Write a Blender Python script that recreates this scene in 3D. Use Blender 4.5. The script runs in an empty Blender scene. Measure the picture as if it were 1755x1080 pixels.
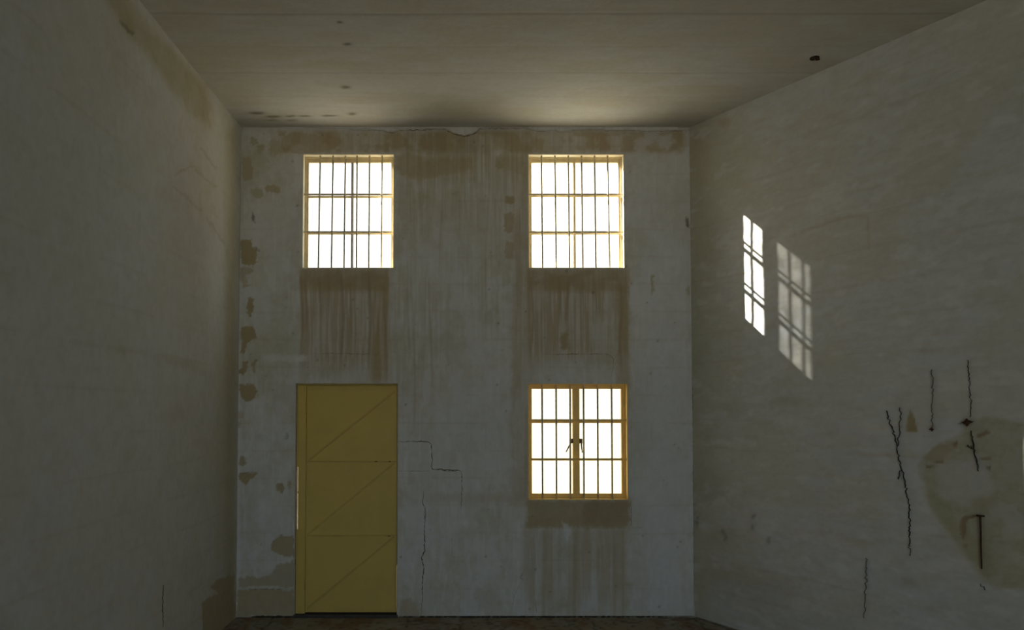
import bpy, bmesh, math, random
import numpy as np
from mathutils import Vector

random.seed(7)
C = bpy.context.scene.collection
sc = bpy.context.scene

# ------------------------------------------------------------------ camera
F = 1270.0                    # focal length in pixels of the 1755 px wide frame
CX, CY = 800.0, 653.4         # where the optical axis meets the picture
PITCH = math.radians(2.1)
YB = -8.0                     # the wall behind the viewer
D = 6.70                      # camera to window wall
H = 1.871                     # eye height
TOP = H + 2.572               # ceiling height

cam_d = bpy.data.cameras.new('camera')
cam = bpy.data.objects.new('camera', cam_d); C.objects.link(cam)
cam.location = (0, 0, H)
cam.rotation_euler = (math.pi/2 + PITCH, 0, 0)
cam_d.sensor_fit = 'HORIZONTAL'; cam_d.sensor_width = 36.0
cam_d.lens = 36.0*F/1755.0
cam_d.shift_x = (877.5 - CX)/1755.0
cam_d.shift_y = -(540.0 - CY)/1755.0
cam_d.clip_start = 0.05; cam_d.clip_end = 500
sc.camera = cam

# ------------------------------------------------------------------ light
sc.view_settings.view_transform = 'Standard'
sc.view_settings.look = 'None'
sc.view_settings.gamma = 1.0
sc.view_settings.use_curve_mapping = False
sc.view_settings.exposure = 1.47
SUN_DIR = Vector((1.78, -1.0, -1.035)).normalized()     # the way the sunlight travels
SKY = 1.05
SUN = 11.0
world = bpy.data.worlds.new('World'); sc.world = world
world.use_nodes = True
wn = world.node_tree; wn.nodes.clear()
wo = wn.nodes.new('ShaderNodeOutputWorld'); wb = wn.nodes.new('ShaderNodeBackground')
sky = wn.nodes.new('ShaderNodeTexSky')
sky.sky_type = 'NISHITA'; sky.sun_disc = False
sky.sun_elevation = math.asin(-SUN_DIR.z)
sky.sun_rotation = math.atan2(-SUN_DIR.x, -SUN_DIR.y)
sky.dust_density = 6.0; sky.air_density = 1.0; sky.ozone_density = 1.0
hz = wn.nodes.new('ShaderNodeMixRGB'); hz.inputs[0].default_value = 0.6      # a hazy, nearly white sky
hz.inputs[2].default_value = (0.80, 0.965, 1.07, 1)
skm = wn.nodes.new('ShaderNodeVectorMath'); skm.operation = 'SCALE'; skm.inputs[3].default_value = 0.15
wn.links.new(sky.outputs[0], skm.inputs[0]); wn.links.new(skm.outputs[0], hz.inputs[1])
wn.links.new(hz.outputs[0], wb.inputs[0]); wb.inputs[1].default_value = SKY
wn.links.new(wb.outputs[0], wo.inputs[0])
sd = bpy.data.lights.new('sun', 'SUN'); sd.energy = SUN; sd.angle = math.radians(0.55); sd.color = (1.0, 0.95, 0.86)
so = bpy.data.objects.new('sun', sd); C.objects.link(so)
so.rotation_euler = SUN_DIR.to_track_quat('-Z', 'Y').to_euler(); so.location = (-8, 12, 9)
sc.cycles.use_denoising = True
sc.cycles.max_bounces = 16; sc.cycles.diffuse_bounces = 10; sc.cycles.transparent_max_bounces = 16
sc.cycles.sample_clamp_indirect = 6.0

# ------------------------------------------------------------------ projection helpers (the lens above)
cp, sp = math.cos(PITCH), math.sin(PITCH)
def ray(u, v):
    a, b = (u-CX)/F, (CY-v)/F
    return Vector((a, cp - b*sp, sp + b*cp))
def on_back(u, v, y=D):
    r = ray(u, v); k = y/r.y
    return Vector((r.x*k, y, H + r.z*k))
XL = on_back(409, 640).x                # left wall
XR = on_back(1186, 640).x               # corner of window wall and splayed right wall
RD = Vector((0.585, -1.0, 0)).normalized()       # the right wall runs this way
RN = Vector((-RD.y*-1, 0, 0))
RN = Vector((RD.y, -RD.x, 0))                    # points into the room
if RN.x > 0: RN = -RN
def on_left(u, v):
    r = ray(u, v); k = XL/r.x
    return Vector((XL, r.y*k, H + r.z*k))
def on_right(u, v):
    r = ray(u, v); P0 = Vector((XR, D, 0))
    k = P0.dot(RN)/(r.x*RN.x + r.y*RN.y)
    return Vector((r.x*k, r.y*k, H + r.z*k))
def on_ceil(u, v):
    r = ray(u, v); k = (TOP-H)/r.z
    return Vector((r.x*k, r.y*k, TOP))
def to_px(x, y, z):
    zz = z - H
    w = y*cp + zz*sp
    w = np.where(np.abs(w) < 1e-3, 1e-3, w)
    return CX + F*x/w, CY - F*(-y*sp + zz*cp)/w

# ------------------------------------------------------------------ noise for the paint maps
def vnoise(x, y, seed=0):
    xi = np.floor(x).astype(np.int64); yi = np.floor(y).astype(np.int64)
    xf = x - xi; yf = y - yi
    def h(a, b):
        n = (a*374761393 + b*668265263 + seed*974634777) & 0xffffffff
        n = ((n ^ (n >> 13))*1274126177) & 0xffffffff
        n = (n ^ (n >> 16)) & 0xffff
        return n/65535.0
    s = xf*xf*(3-2*xf); t = yf*yf*(3-2*yf)
    return (h(xi, yi)*(1-s)+h(xi+1, yi)*s)*(1-t) + (h(xi, yi+1)*(1-s)+h(xi+1, yi+1)*s)*t
def fbm(x, y, seed=0, oct=4):
    a, s, n = 0.5, 0.0, 0.0
    for i in range(oct):
        s = s + a*vnoise(x*2**i, y*2**i, seed+i*17); n += a; a *= 0.55
    return s/n
def sstep(a, b, x):
    t = np.clip((x-a)/(b-a), 0, 1); return t*t*(3-2*t)
def seg_d(U, V, pts, closed=False):
    d = np.full(U.shape, 1e9)
    n = len(pts)
    for i in range(n if closed else n-1):
        x0, y0 = pts[i]; x1, y1 = pts[(i+1) % n]
        dx, dy = x1-x0, y1-y0; L = dx*dx+dy*dy+1e-9
        t = np.clip(((U-x0)*dx+(V-y0)*dy)/L, 0, 1)
        d = np.minimum(d, np.hypot(U-x0-t*dx, V-y0-t*dy))
    return d
def poly_m(U, V, pts, soft=1.5):
    """soft-edged mask of a polygon"""
    m = np.zeros(U.shape)
    xs = [p[0] for p in pts]; ys = [p[1] for p in pts]; e = soft*2+2
    sel = (U > min(xs)-e) & (U < max(xs)+e) & (V > min(ys)-e) & (V < max(ys)+e)
    if not sel.any(): return m
    u, v = U[sel], V[sel]
    ins = np.zeros(u.shape, bool); n = len(pts)
    for i in range(n):
        x0, y0 = pts[i]; x1, y1 = pts[(i+1) % n]
        if y0 == y1: continue
        c = ((y0 > v) != (y1 > v)) & (u < (x1-x0)*(v-y0)/(y1-y0)+x0)
        ins ^= c
    d = seg_d(u, v, pts, True); d = np.where(ins, -d, d)
    m[sel] = 1 - sstep(-soft, soft, d)
    return m
def box_m(U, V, x0, x1, y0, y1, sx=4, sy=4):
    return sstep(x0-sx, x0+sx, U)*(1-sstep(x1-sx, x1+sx, U))*sstep(y0-sy, y0+sy, V)*(1-sstep(y1-sy, y1+sy, V))
def ell_m(U, V, cx, cy, rx, ry, p=1.0):
    return np.exp(-p*(((U-cx)/rx)**2+((V-cy)/ry)**2))
def mixc(col, c, m):
    m = np.clip(m, 0, 1)[..., None]
    return col*(1-m) + np.array(c)*m

# colours of the wall's layers (linear)
WHITE = (.625, .64, .65); WASH = (.56, .555, .50); OCHRE = (.40, .325, .20); TAN = (.36, .29, .155)
RUST = (.31, .225, .14); DARK = (.10, .085, .06); BRIGHT = (.70, .715, .73); OLIVE = (.40, .375, .235)

# ------------------------------------------------------------------ materials
def mat(name, col, rough=0.6, metal=0.0, nscale=None, namt=0.15, bump=0.0, attr=None, spec=0.3):
    m = bpy.data.materials.new(name); m.use_nodes = True
    nt = m.node_tree; b = nt.nodes['Principled BSDF']
    b.inputs['Roughness'].default_value = rough; b.inputs['Metallic'].default_value = metal
    b.inputs['Specular IOR Level'].default_value = spec
    if attr:
        a = nt.nodes.new('ShaderNodeAttribute'); a.attribute_name = attr; src = a.outputs['Color']
    else:
        r = nt.nodes.new('ShaderNodeRGB'); r.outputs[0].default_value = (*col, 1); src = r.outputs[0]
    if nscale:
        tc = nt.nodes.new('ShaderNodeTexCoord'); n = nt.nodes.new('ShaderNodeTexNoise')
        n.inputs['Scale'].default_value = nscale; n.inputs['Detail'].default_value = 8; n.inputs['Roughness'].default_value = 0.65
        nt.links.new(tc.outputs['Object'], n.inputs['Vector'])
        mr = nt.nodes.new('ShaderNodeMapRange')
        mr.inputs['From Min'].default_value = 0.3; mr.inputs['From Max'].default_value = 0.7
        mr.inputs['To Min'].default_value = 1-namt; mr.inputs['To Max'].default_value = 1+namt
        nt.links.new(n.outputs[0], mr.inputs['Value'])
        vm = nt.nodes.new('ShaderNodeVectorMath'); vm.operation = 'SCALE'
        nt.links.new(src, vm.inputs[0]); nt.links.new(mr.outputs[0], vm.inputs['Scale']); src = vm.outputs[0]
        if bump:
            bp = nt.nodes.new('ShaderNodeBump'); bp.inputs['Strength'].default_value = bump; bp.inputs['Distance'].default_value = 0.01
            nt.links.new(n.outputs[0], bp.inputs['Height']); nt.links.new(bp.outputs[0], b.inputs['Normal'])
    nt.links.new(src, b.inputs['Base Color'])
    return m
M_wall = mat('limewashed plaster', WHITE, 0.9, nscale=22, namt=.045, bump=.25, attr='paint', spec=.15)
M_masonry = mat('masonry', (.42, .38, .30), 0.95, nscale=14, namt=.2, bump=.4)
M_reveal = mat('cream reveal paint', (.74, .66, .47), 0.75, nscale=18, namt=.12, bump=.15)
M_yellow = mat('yellow gloss paint', (.72, .51, .16), 0.45, nscale=9, namt=.10)
M_cream = mat('faded cream paint', (.66, .55, .34), 0.6, nscale=20, namt=.14)
M_door = mat('mustard door paint', (.60, .45, .12), 0.5, nscale=5, namt=.06, bump=.05)
M_doordk = mat('shaded mustard door paint', (.52, .385, .105), 0.55, nscale=12, namt=.12)  # darker copy of the door paint, carries the shadow lines of the bracing
M_iron = mat('painted iron', (.56, .50, .36), 0.6, metal=.2, nscale=30, namt=.3)
M_rust = mat('rusty iron', (.085, .045, .025), 0.85, metal=.3, nscale=60, namt=.5, bump=.4)
M_dark = mat('crack soil and gap shade', (.045, .038, .028), 0.95, nscale=80, namt=.4)
M_brass = mat('dull handle metal', (.16, .13, .08), 0.5, metal=.6, nscale=40, namt=.2)
M_conc = mat('outdoor concrete', (.50, .48, .43), 0.9, nscale=3, namt=.15)
M_ground = mat('pale dry ground', (.42, .37, .28), 0.95, nscale=1.5, namt=.25)

def glass_mat(name, clear, tint, haze):
    m = bpy.data.materials.new(name); m.use_nodes = True
    nt = m.node_tree; nt.nodes.clear()
    o = nt.nodes.new('ShaderNodeOutputMaterial')
    tr = nt.nodes.new('ShaderNodeBsdfTransparent'); tr.inputs[0].default_value = (*tint, 1)
    tl = nt.nodes.new('ShaderNodeBsdfTranslucent'); tl.inputs[0].default_value = (*haze, 1)
    gl = nt.nodes.new('ShaderNodeBsdfGlossy'); gl.inputs['Roughness'].default_value = .08
    tc = nt.nodes.new('ShaderNodeTexCoord'); n = nt.nodes.new('ShaderNodeTexNoise')
    n.inputs['Scale'].default_value = 9; n.inputs['Detail'].default_value = 6
    nt.links.new(tc.outputs['Object'], n.inputs['Vector'])
    mr = nt.nodes.new('ShaderNodeMapRange'); mr.inputs['From Min'].default_value = .3; mr.inputs['From Max'].default_value = .75
    mr.inputs['To Min'].default_value = 1-clear-.04; mr.inputs['To Max'].default_value = min(1-clear+.06, 1)
    nt.links.new(n.outputs[0], mr.inputs['Value'])
    a = nt.nodes.new('ShaderNodeMixShader'); nt.links.new(mr.outputs[0], a.inputs[0])
    nt.links.new(tr.outputs[0], a.inputs[1]); nt.links.new(tl.outputs[0], a.inputs[2])
    fr = nt.nodes.new('ShaderNodeFresnel'); fr.inputs[0].default_value = 1.45
    b = nt.nodes.new('ShaderNodeMixShader'); nt.links.new(fr.outputs[0], b.inputs[0])
    nt.links.new(a.outputs[0], b.inputs[1]); nt.links.new(gl.outputs[0], b.inputs[2])
    nt.links.new(b.outputs[0], o.inputs[0])
    return m
G_clear = glass_mat('window glass', .90, (.97, .98, .98), (.8, .8, .75))
G_dusty = glass_mat('dusty window glass', .10, (.97, .98, .96), (.80, .80, .72))
G_cream = glass_mat('grimy window glass', .62, (.72, .69, .60), (.66, .62, .50))

# ------------------------------------------------------------------ mesh helpers
def bx(bm, x0, x1, y0, y1, z0, z1):
    vs = [bm.verts.new((x, y, z)) for x in (x0, x1) for y in (y0, y1) for z in (z0, z1)]
    for f in ((0,1,3,2), (4,6,7,5), (0,4,5,1), (2,3,7,6), (0,2,6,4), (1,5,7,3)):
        bm.faces.new([vs[i] for i in f])
def tube(bm, pts, rad, seg=8):
    """a round bar along points; rad a number or one per point"""
    pts = [Vector(p) for p in pts]; rings = []
    for i, p in enumerate(pts):
        d = (pts[min(i+1, len(pts)-1)] - pts[max(i-1, 0)]).normalized()
        a = d.cross(Vector((.3, 1, .2))).normalized(); b = d.cross(a)
        r = rad[i] if isinstance(rad, (list, tuple)) else rad
        rings.append([bm.verts.new(p + (a*math.cos(t)+b*math.sin(t))*r) for t in (2*math.pi*k/seg for k in range(seg))])
    for r0, r1 in zip(rings, rings[1:]):
        for k in range(seg): bm.faces.new((r0[k], r0[(k+1) % seg], r1[(k+1) % seg], r1[k]))
    bm.faces.new(rings[0][::-1]); bm.faces.new(rings[-1])
def obj(name, bm, m, parent=None, bevel=0.0, smooth=False):
    bmesh.ops.recalc_face_normals(bm, faces=bm.faces)
    me = bpy.data.meshes.new(name); bm.to_mesh(me); bm.free()
    o = bpy.data.objects.new(name, me); C.objects.link(o); me.materials.append(m)
    if smooth: me.polygons.foreach_set('use_smooth', [True]*len(me.polygons))
    if bevel:
        b = o.modifiers.new('bevel', 'BEVEL'); b.width = bevel; b.segments = 2; b.limit_method = 'ANGLE'
    if parent:
        o.parent = parent
        if parent.type == 'EMPTY' : o.matrix_parent_inverse = parent.matrix_world.inverted() if False else o.matrix_parent_inverse
    return o
def empty(name, loc=(0, 0, 0)):
    o = bpy.data.objects.new(name, None); C.objects.link(o); o.location = loc; o.empty_display_size = .1
    return o
def rel(bm, parent):                    # world coordinates -> the parent's
    bmesh.ops.translate(bm, verts=bm.verts, vec=-parent.location)
def part(name, bm, m, parent, bevel=0.0, smooth=False):
    rel(bm, parent); return obj(name, bm, m, parent, bevel, smooth)
def sub(name, bm, m, parent, bevel=0.0, smooth=False):      # sub-part: the part sits at its thing's origin
    rel(bm, parent.parent); return obj(name, bm, m, parent, bevel, smooth)
def tag(o, label=None, cat=None, group=None, kind=None):
    for k, v in (('label', label), ('category', cat), ('group', group), ('kind', kind)):
        if v: o[k] = v
    return o
def grid_mesh(name, P, col, keep, m, extra=None, smooth=True):
    """P (n,m,3) vertices, col (n,m,3) paint, keep (n-1,m-1) which cells exist"""
    n, k = P.shape[:2]
    idx = np.arange(n*k).reshape(n, k)
    q = np.stack([idx[:-1, :-1], idx[1:, :-1], idx[1:, 1:], idx[:-1, 1:]], -1)[keep]
    used = np.zeros(n*k, bool); used[q.ravel()] = True
    re = np.cumsum(used)-1
    q = re[q]; V = P.reshape(-1, 3)[used]; Cc = col.reshape(-1, 3)[used]
    if extra:
        ev, ef, ec = extra
        q = np.concatenate([q, np.array(ef)+len(V)]); V = np.concatenate([V, np.array(ev)]); Cc = np.concatenate([Cc, np.array(ec)])
    me = bpy.data.meshes.new(name)
    me.vertices.add(len(V)); me.vertices.foreach_set('co', V.astype(np.float32).ravel())
    me.loops.add(len(q)*4); me.loops.foreach_set('vertex_index', q.astype(np.int32).ravel())
    me.polygons.add(len(q)); me.polygons.foreach_set('loop_start', np.arange(0, len(q)*4, 4, dtype=np.int32))
    me.polygons.foreach_set('use_smooth', np.ones(len(q), bool) if smooth else np.zeros(len(q), bool))
    me.update(calc_edges=True)
    a = me.color_attributes.new('paint', 'FLOAT_COLOR', 'POINT')
    a.data.foreach_set('color', np.concatenate([Cc, np.ones((len(Cc), 1))], 1).astype(np.float32).ravel())
    me.materials.append(m)
    o = bpy.data.objects.new(name, me); C.objects.link(o)
    return o

# ------------------------------------------------------------------ openings in the window wall (metres)
def rect(u0, u1, v0, v1):
    a = on_back(u0, v0); b = on_back(u1, v1)
    return [a.x, b.x, b.z, a.z]            # x0 x1 z0 z1
O_left = rect(519, 675, 264, 460)
O_right = rect(905, 1071, 264, 460)
O_low = rect(905, 1077, 658, 857)
O_door = rect(507, 681, 657, 1051)
O_door[2] = 0.018
OPEN = [-1.9, 5.2, .02, 4.2]                   # invented wide doorway behind the viewer, lets fill light onto the window wall
holes = [O_left, O_right, O_low, O_door]

# ------------------------------------------------------------------ window wall: plaster sheet with the stains, peeled patches and joints in it
def axis(a, b, step, fixed):
    cuts = [a]
    for f in sorted(f for f in fixed if a < f < b):
        if f - cuts[-1] > 1e-4: cuts.append(f)
    cuts.append(b); out = []
    for p, q in zip(cuts, cuts[1:]):
        k = max(1, round((q-p)/step)); out += [p+(q-p)*i/k for i in range(k)]
    return np.array(out+[b])
xs = axis(XL, XR, .0092, [h[0] for h in holes]+[h[1] for h in holes])
zs = axis(.014, TOP, .0092, [h[2] for h in holes]+[h[3] for h in holes])
X, Z = np.meshgrid(xs, zs, indexing='ij')
U, V = to_px(X, np.full(X.shape, D), Z)
wu = U + 8*(fbm(U/12, V/12, 3)-.5) + 7*(fbm(U/3.5, V/3.5, 4)-.5)
wv = V + 8*(fbm(U/12, V/12, 5)-.5) + 7*(fbm(U/3.5, V/3.5, 6)-.5)
streak = fbm(U/3.2, V/95, 21, 3)
streak2 = fbm(U/8, V/160, 22, 3)
cloud = fbm(U/60, V/60, 23, 5)
cloud2 = fbm(U/22, V/22, 24, 4)
col = np.tile(np.array(WHITE), U.shape+(1,))
col = mixc(col, WASH, .35+.9*sstep(.40, .62, cloud)*.6)
col = mixc(col, OLIVE, .22*sstep(.52, .72, cloud2))
col = mixc(col, WASH, .5*sstep(.45, .65, streak))
fine = fbm(U/1.8, V/140, 27, 3)
col = mixc(col, (.43, .41, .33), .34*sstep(.48, .62, fine)*(.3+.7*box_m(U, V, 660, 1080, 200, 560, 30, 120)))
col = mixc(col, (.44, .42, .34), .35*sstep(.5, .75, fbm(U/9, V/9, 28, 4))*sstep(.45, .6, cloud))
col = mixc(col, BRIGHT, .35*sstep(.55, .7, fbm(U/6, V/30, 29, 4)))
col = mixc(col, (.62, .635, .655), .55*sstep(.5, .68, fbm(U/28, V/40, 131, 5)))
col = mixc(col, (.46, .44, .36), .40*sstep(.54, .72, fbm(U/24, V/34, 133, 5)))
# cool clean areas
for a in ((1135, 640, 48, 430, .75), (800, 720, 80, 130, .5), (470, 380, 40, 50, .5), (455, 870, 30, 60, .5), (770, 430, 80, 60, .35), (1130, 900, 40, 120, .5), (720, 900, 30, 80, .4)):
    col = mixc(col, (.595, .61, .635), a[4]*ell_m(U, V, *a[:4]))
# washes of ochre and rust
def wash(c, m, s=1.0):
    global col
    col = mixc(col, c, m*s)
jag = (streak-.5)*60
st = sstep(.38, .62, streak); st2 = sstep(.4, .6, streak2)
wash(OCHRE, box_m(U, V, 465, 1175, 224, 262, 10, 5)*(.30+.5*sstep(.4, .6, cloud2)))
wash(OCHRE, box_m(U, V, 690, 905, 225, 300+0, 10, 30)*(.08+.35*st))
wash(OLIVE, box_m(U, V+jag, 690, 905, 225, 400, 10, 60)*(.10+.28*st))
wash(RUST, box_m(wu, wv, 525, 1075, 228, 262, 8, 6)*.28*st2)
wash(OCHRE, poly_m(wu, wv, [(676, 268), (700, 262), (735, 275), (762, 268), (806, 268), (812, 290), (790, 298), (762, 296), (745, 304), (716, 308), (690, 302), (676, 290)], 5), .65)
wash(OCHRE, poly_m(wu, wv, [(848, 262), (868, 268), (903, 268), (903, 300), (880, 292), (862, 290), (850, 280)], 5), .45)
wash(OLIVE, ell_m(wu, wv, 727, 335, 12, 10), .5)
wash(RUST, ell_m(wu, wv, 780, 333, 10, 4), .4)
# below the left upper window
wash(OCHRE, box_m(wu, V, 514, 668, 460, 500, 5, 6)*(.55+.3*cloud2))
wash(RUST, box_m(wu, wv, 514, 660, 462, 492, 8, 8)*.30*sstep(.4, .6, cloud2))
wash(OCHRE, box_m(U, V+jag, 514, 668, 480, 640, 5, 24)*(.18+.50*st))
wash(OCHRE, box_m(U, V, 636, 664, 470, 656, 6, 10)*(.40+.45*st2))
for sx, y1, s in ((517, 650, .5), (524, 585, .5), (548, 610, .35), (566, 600, .35), (587, 645, .6), (600, 610, .3), (634, 650, .55)):
    wash(RUST, ell_m(U + 2*np.sin(V/23), V*0, sx, 0, 2.4, 9)*sstep(462, 480, V)*(1-sstep(y1-50, y1, V)), s*1.0)
# below the right upper window
wash(OCHRE, box_m(wu, V, 903, 1080, 460, 500, 5, 6)*(.50+.4*cloud2))
wash(RUST, box_m(wu, wv, 915, 1078, 466, 502, 9, 9)*.35*sstep(.42, .6, cloud2))
wash(OCHRE, box_m(U, V+jag, 903, 1078, 480, 625, 5, 26)*(.24+.52*st))
wash(OCHRE, box_m(wu, V, 1058, 1078, 490, 700, 4, 12)*(.75), .8)
wash(TAN, poly_m(wu, wv, [(960, 600), (962, 572), (972, 568), (976, 600)], 3), .8)
for sx, y1, s in ((912, 640, .4), (958, 560, .4), (972, 590, .5), (1000, 560, .3), (1020, 575, .3), (1064, 650, .4)):
    wash(RUST, ell_m(U + 2*np.sin(V/19+sx), V*0, sx, 0, 2.4, 9)*sstep(470, 490, V)*(1-sstep(y1-50, y1, V)), s*.95)
# columns beside the windows, and the panel below the lower one
wash(OCHRE, box_m(wu, V, 878, 905, 290, 860, 9, 20)*(.22+.35*st2))
wash(OCHRE, box_m(wu, V, 905, 918, 620, 660, 6, 10)*.3)
wash(OCHRE, box_m(wu, wv, 903, 1080, 857, 905, 4, 4)*(.72+.3*cloud2))
wash(RUST, box_m(wu, wv, 1000, 1076, 858, 900, 10, 8)*.45)
wash(OLIVE, box_m(wu, wv, 905, 970, 865, 895, 10, 8)*.4)
wash(OCHRE, box_m(U, V+jag*.7, 900, 1070, 900, 1040, 12, 30)*(.13+.40*st2))
for sx in (932, 1052, 985, 1068): wash(OCHRE, ell_m(U, V*0, sx, 0, 3.5, 9)*sstep(900, 915, V), .5)
wash(OLIVE, ell_m(wu, wv, 968, 1040, 22, 9), .5); wash(OLIVE, ell_m(wu, wv, 1076, 1001, 12, 6), .6); wash(OLIVE, ell_m(wu, wv, 1073, 1034, 5, 12), .6)
wash(OCHRE, poly_m(wu, wv, [(684, 1058), (684, 1030), (700, 1024), (716, 1040), (722, 1058)], 4), .6)
wash(OCHRE, box_m(U, V, 640, 760, 500, 680, 40, 40)*.22*st)
for sx, y0, y1 in ((708, 470, 760), (738, 470, 690), (688, 600, 700), (700, 480, 640), (835, 330, 560), (660, 480, 660), (756, 350, 480)):
    wash(RUST, ell_m(U+3*np.sin(V/60), V*0, sx, 0, 2.0, 9)*sstep(y0, y0+20, V)*(1-sstep(y1-60, y1, V)), .30)
wash(OCHRE, box_m(wu, wv, 735, 905, 845, 862, 20, 6)*.3)
wash(BRIGHT, box_m(wu, wv, 450, 525, 608, 620, 6, 3)*.7); wash(BRIGHT, box_m(wu, wv, 502, 530, 250, 258, 5, 4)*.5)
wash(BRIGHT, box_m(wu, wv, 504, 520, 255, 320, 5, 20)*.4); wash(BRIGHT, ell_m(wu, wv, 855, 262, 8, 7), .6)
wash(BRIGHT, poly_m(wu, wv, [(962, 893), (972, 898), (980, 912), (975, 925), (966, 912)], 3), .7)
wash(BRIGHT, ell_m(wu, wv, 795, 898, 16, 6), .5)
wash(BRIGHT, box_m(wu, wv, 442, 456, 650, 900, 5, 20)*.35*sstep(.4, .6, cloud2)); wash(BRIGHT, box_m(U, V, 405, 412, 400, 1010, 2, 10)*.5)
wash((.52, .50, .50), box_m(wu, wv, 400, 1182, 215, 224, 5, 3)*.4)
wash(OLIVE, ell_m(U, V, 422, 270, 26, 60), .35); wash(OLIVE, box_m(wu, wv, 440, 510, 560, 640, 12, 20), .22)
# peeled patches, recessed
peel = np.zeros(U.shape)
def pl(pts, s=1.0, c=TAN, k=.9, soft=1.3):
    global peel, col
    m = poly_m(wu, wv, pts, soft); peel = np.maximum(peel, m*s); col = mixc(col, c, m*k)
def pr(x0, x1, y0, y1, s=1.0, c=TAN, k=.9):
    pl([(x0, y0), ((x0+x1)/2, y0-1), (x1, y0+1), (x1+1, (y0+y1)/2), (x1, y1), ((x0+x1)/2, y1+2), (x0+1, y1-1), (x0, (y0+y1)/2)], s, c, k)
pl([(413, 412), (430, 410), (430, 422), (440, 428), (437, 446), (440, 452), (428, 456), (413, 453)])
pl([(411, 460), (436, 460), (432, 468), (420, 470), (424, 486), (432, 490), (416, 490), (411, 478)], k=.6)
pr(423, 433, 511, 540)
pl([(412, 559), (430, 559), (436, 567), (440, 580), (430, 584), (424, 590), (420, 604), (411, 602), (414, 586), (411, 570)])
pl([(413, 620), (424, 618), (422, 634), (418, 644), (408, 640), (413, 632)]); pr(433, 439, 615, 637, k=.8)
pl([(410, 657), (437, 657), (439, 672), (434, 685), (422, 689), (411, 682)])
pr(406, 418, 706, 718, k=.4); pr(407, 414, 722, 732, k=.5); pr(409, 420, 784, 797, k=.8)
pl([(414, 810), (438, 809), (438, 817), (426, 822), (420, 831), (412, 827), (409, 816)])
pr(473, 486, 829, 845, c=OCHRE); pr(493, 498, 824, 838, c=OCHRE, k=.7); pr(489, 493, 742, 752, c=DARK, k=.35)
pl([(465, 928), (478, 918), (505, 919), (505, 957), (488, 952), (474, 952), (461, 942)], c=OCHRE)
pl([(409, 990), (430, 986), (446, 990), (462, 984), (478, 968), (505, 960), (506, 1006), (409, 1006)], c=OCHRE, k=.7)
pl([(407, 1011), (506, 1011), (507, 1058), (407, 1058)], c=OCHRE, k=.85, s=.7)
pl([(415, 270), (430, 270), (432, 290), (430, 310), (416, 310)], c=OCHRE, k=.7)
pr(456, 478, 318, 330, c=OCHRE, k=.75); pr(431, 450, 325, 336, c=OLIVE, k=.7); pr(460, 478, 240, 268, c=OLIVE, k=.55)
pr(428, 440, 238, 248, c=OLIVE, k=.7); pr(440, 452, 248, 258, c=OLIVE, k=.7)
pl([(485, 232), (520, 228), (580, 238), (570, 258), (520, 262), (488, 262), (480, 250)], c=OCHRE, k=.55, s=.5)
pr(866, 880, 337, 350, c=OCHRE, k=.85); pr(864, 879, 367, 398, c=OCHRE, k=.7); pr(866, 880, 416, 444, c=OCHRE, k=.6); pr(851, 860, 278, 288, c=OLIVE, k=.8)
pr(1116, 1120, 470, 503, c=OLIVE, k=.8); pr(1176, 1180, 374, 391, c=DARK, k=.8); pr(1176, 1181, 490, 504, c=OLIVE, k=.7)
pr(433, 437, 366, 380, c=DARK, k=.7); pr(438, 441, 424, 432, c=DARK, k=.6); pr(1150, 1170, 225, 255, c=OCHRE, k=.4)
for i in range(90):                                   # nail holes and specks
    x, y = random.uniform(412, 1178), random.uniform(228, 1050)
    r = random.uniform(.9, 2.0); d = np.exp(-(((U-x)/r)**2+((V-y)/r)**2)); col = mixc(col, DARK, d*.6); peel = np.maximum(peel, d*.5)
# joints of the blockwork telegraphing through the plaster
joint = np.zeros(U.shape)
for k in range(0, 19):
    y = 1009-47.4*k
    a = sstep(.42, .62, fbm(U/45, V*0+k*9, 77, 3))
    joint = np.maximum(joint, np.exp(-((V-y+1.2*np.sin(U/70+k))/1.6)**2)*(.15+.5*a))
    for j in range(9):
        xx = 405 + 95*j + (47 if k % 2 else 0)
        b = .45*float(vnoise(np.array([j*3.1]), np.array([k*5.3]), 5)[0] > .6)
        if b: joint = np.maximum(joint, np.exp(-((U-xx)/1.5)**2)*b*((V > y-47) & (V < y)))
col = mixc(col, OCHRE, joint*.30)
relief = -.0035*peel - .0012*joint + .0016*(cloud-.5) + .0012*(cloud2-.5)
keep = np.ones((len(xs)-1, len(zs)-1), bool)
mx, mz = (xs[:-1]+xs[1:])/2, (zs[:-1]+zs[1:])/2
for h in holes:
    keep &= ~(((mx > h[0]) & (mx < h[1]))[:, None] & ((mz > h[2]) & (mz < h[3]))[None, :])
P = np.stack([X, D - relief, Z], -1)
wall_back = grid_mesh('wall_back', P, col, keep, M_wall)
tag(wall_back, 'stained limewashed plaster wall with three barred windows and a door', kind='structure')

# the masonry behind the plaster: what is left of a slab when the openings are cut
YO = D + .135                                    # outer face
def slab_with_holes(bm, x0, x1, z0, z1, y0, y1, hs):
    ex = sorted({x0, x1, *[h[0] for h in hs], *[h[1] for h in hs]}); ez = sorted({z0, z1, *[h[2] for h in hs], *[h[3] for h in hs]})
    for a, b in zip(ex, ex[1:]):
        for c, d in zip(ez, ez[1:]):
            mxx, mzz = (a+b)/2, (c+d)/2
            if any(h[0] < mxx < h[1] and h[2] < mzz < h[3] for h in hs): continue
            bx(bm, a, b, y0, y1, c, d)
bm = bmesh.new(); slab_with_holes(bm, XL-.25, XR+.6, -.2, TOP+.35, D+.009, YO, holes)
obj('masonry', bm, M_masonry, wall_back)
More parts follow.
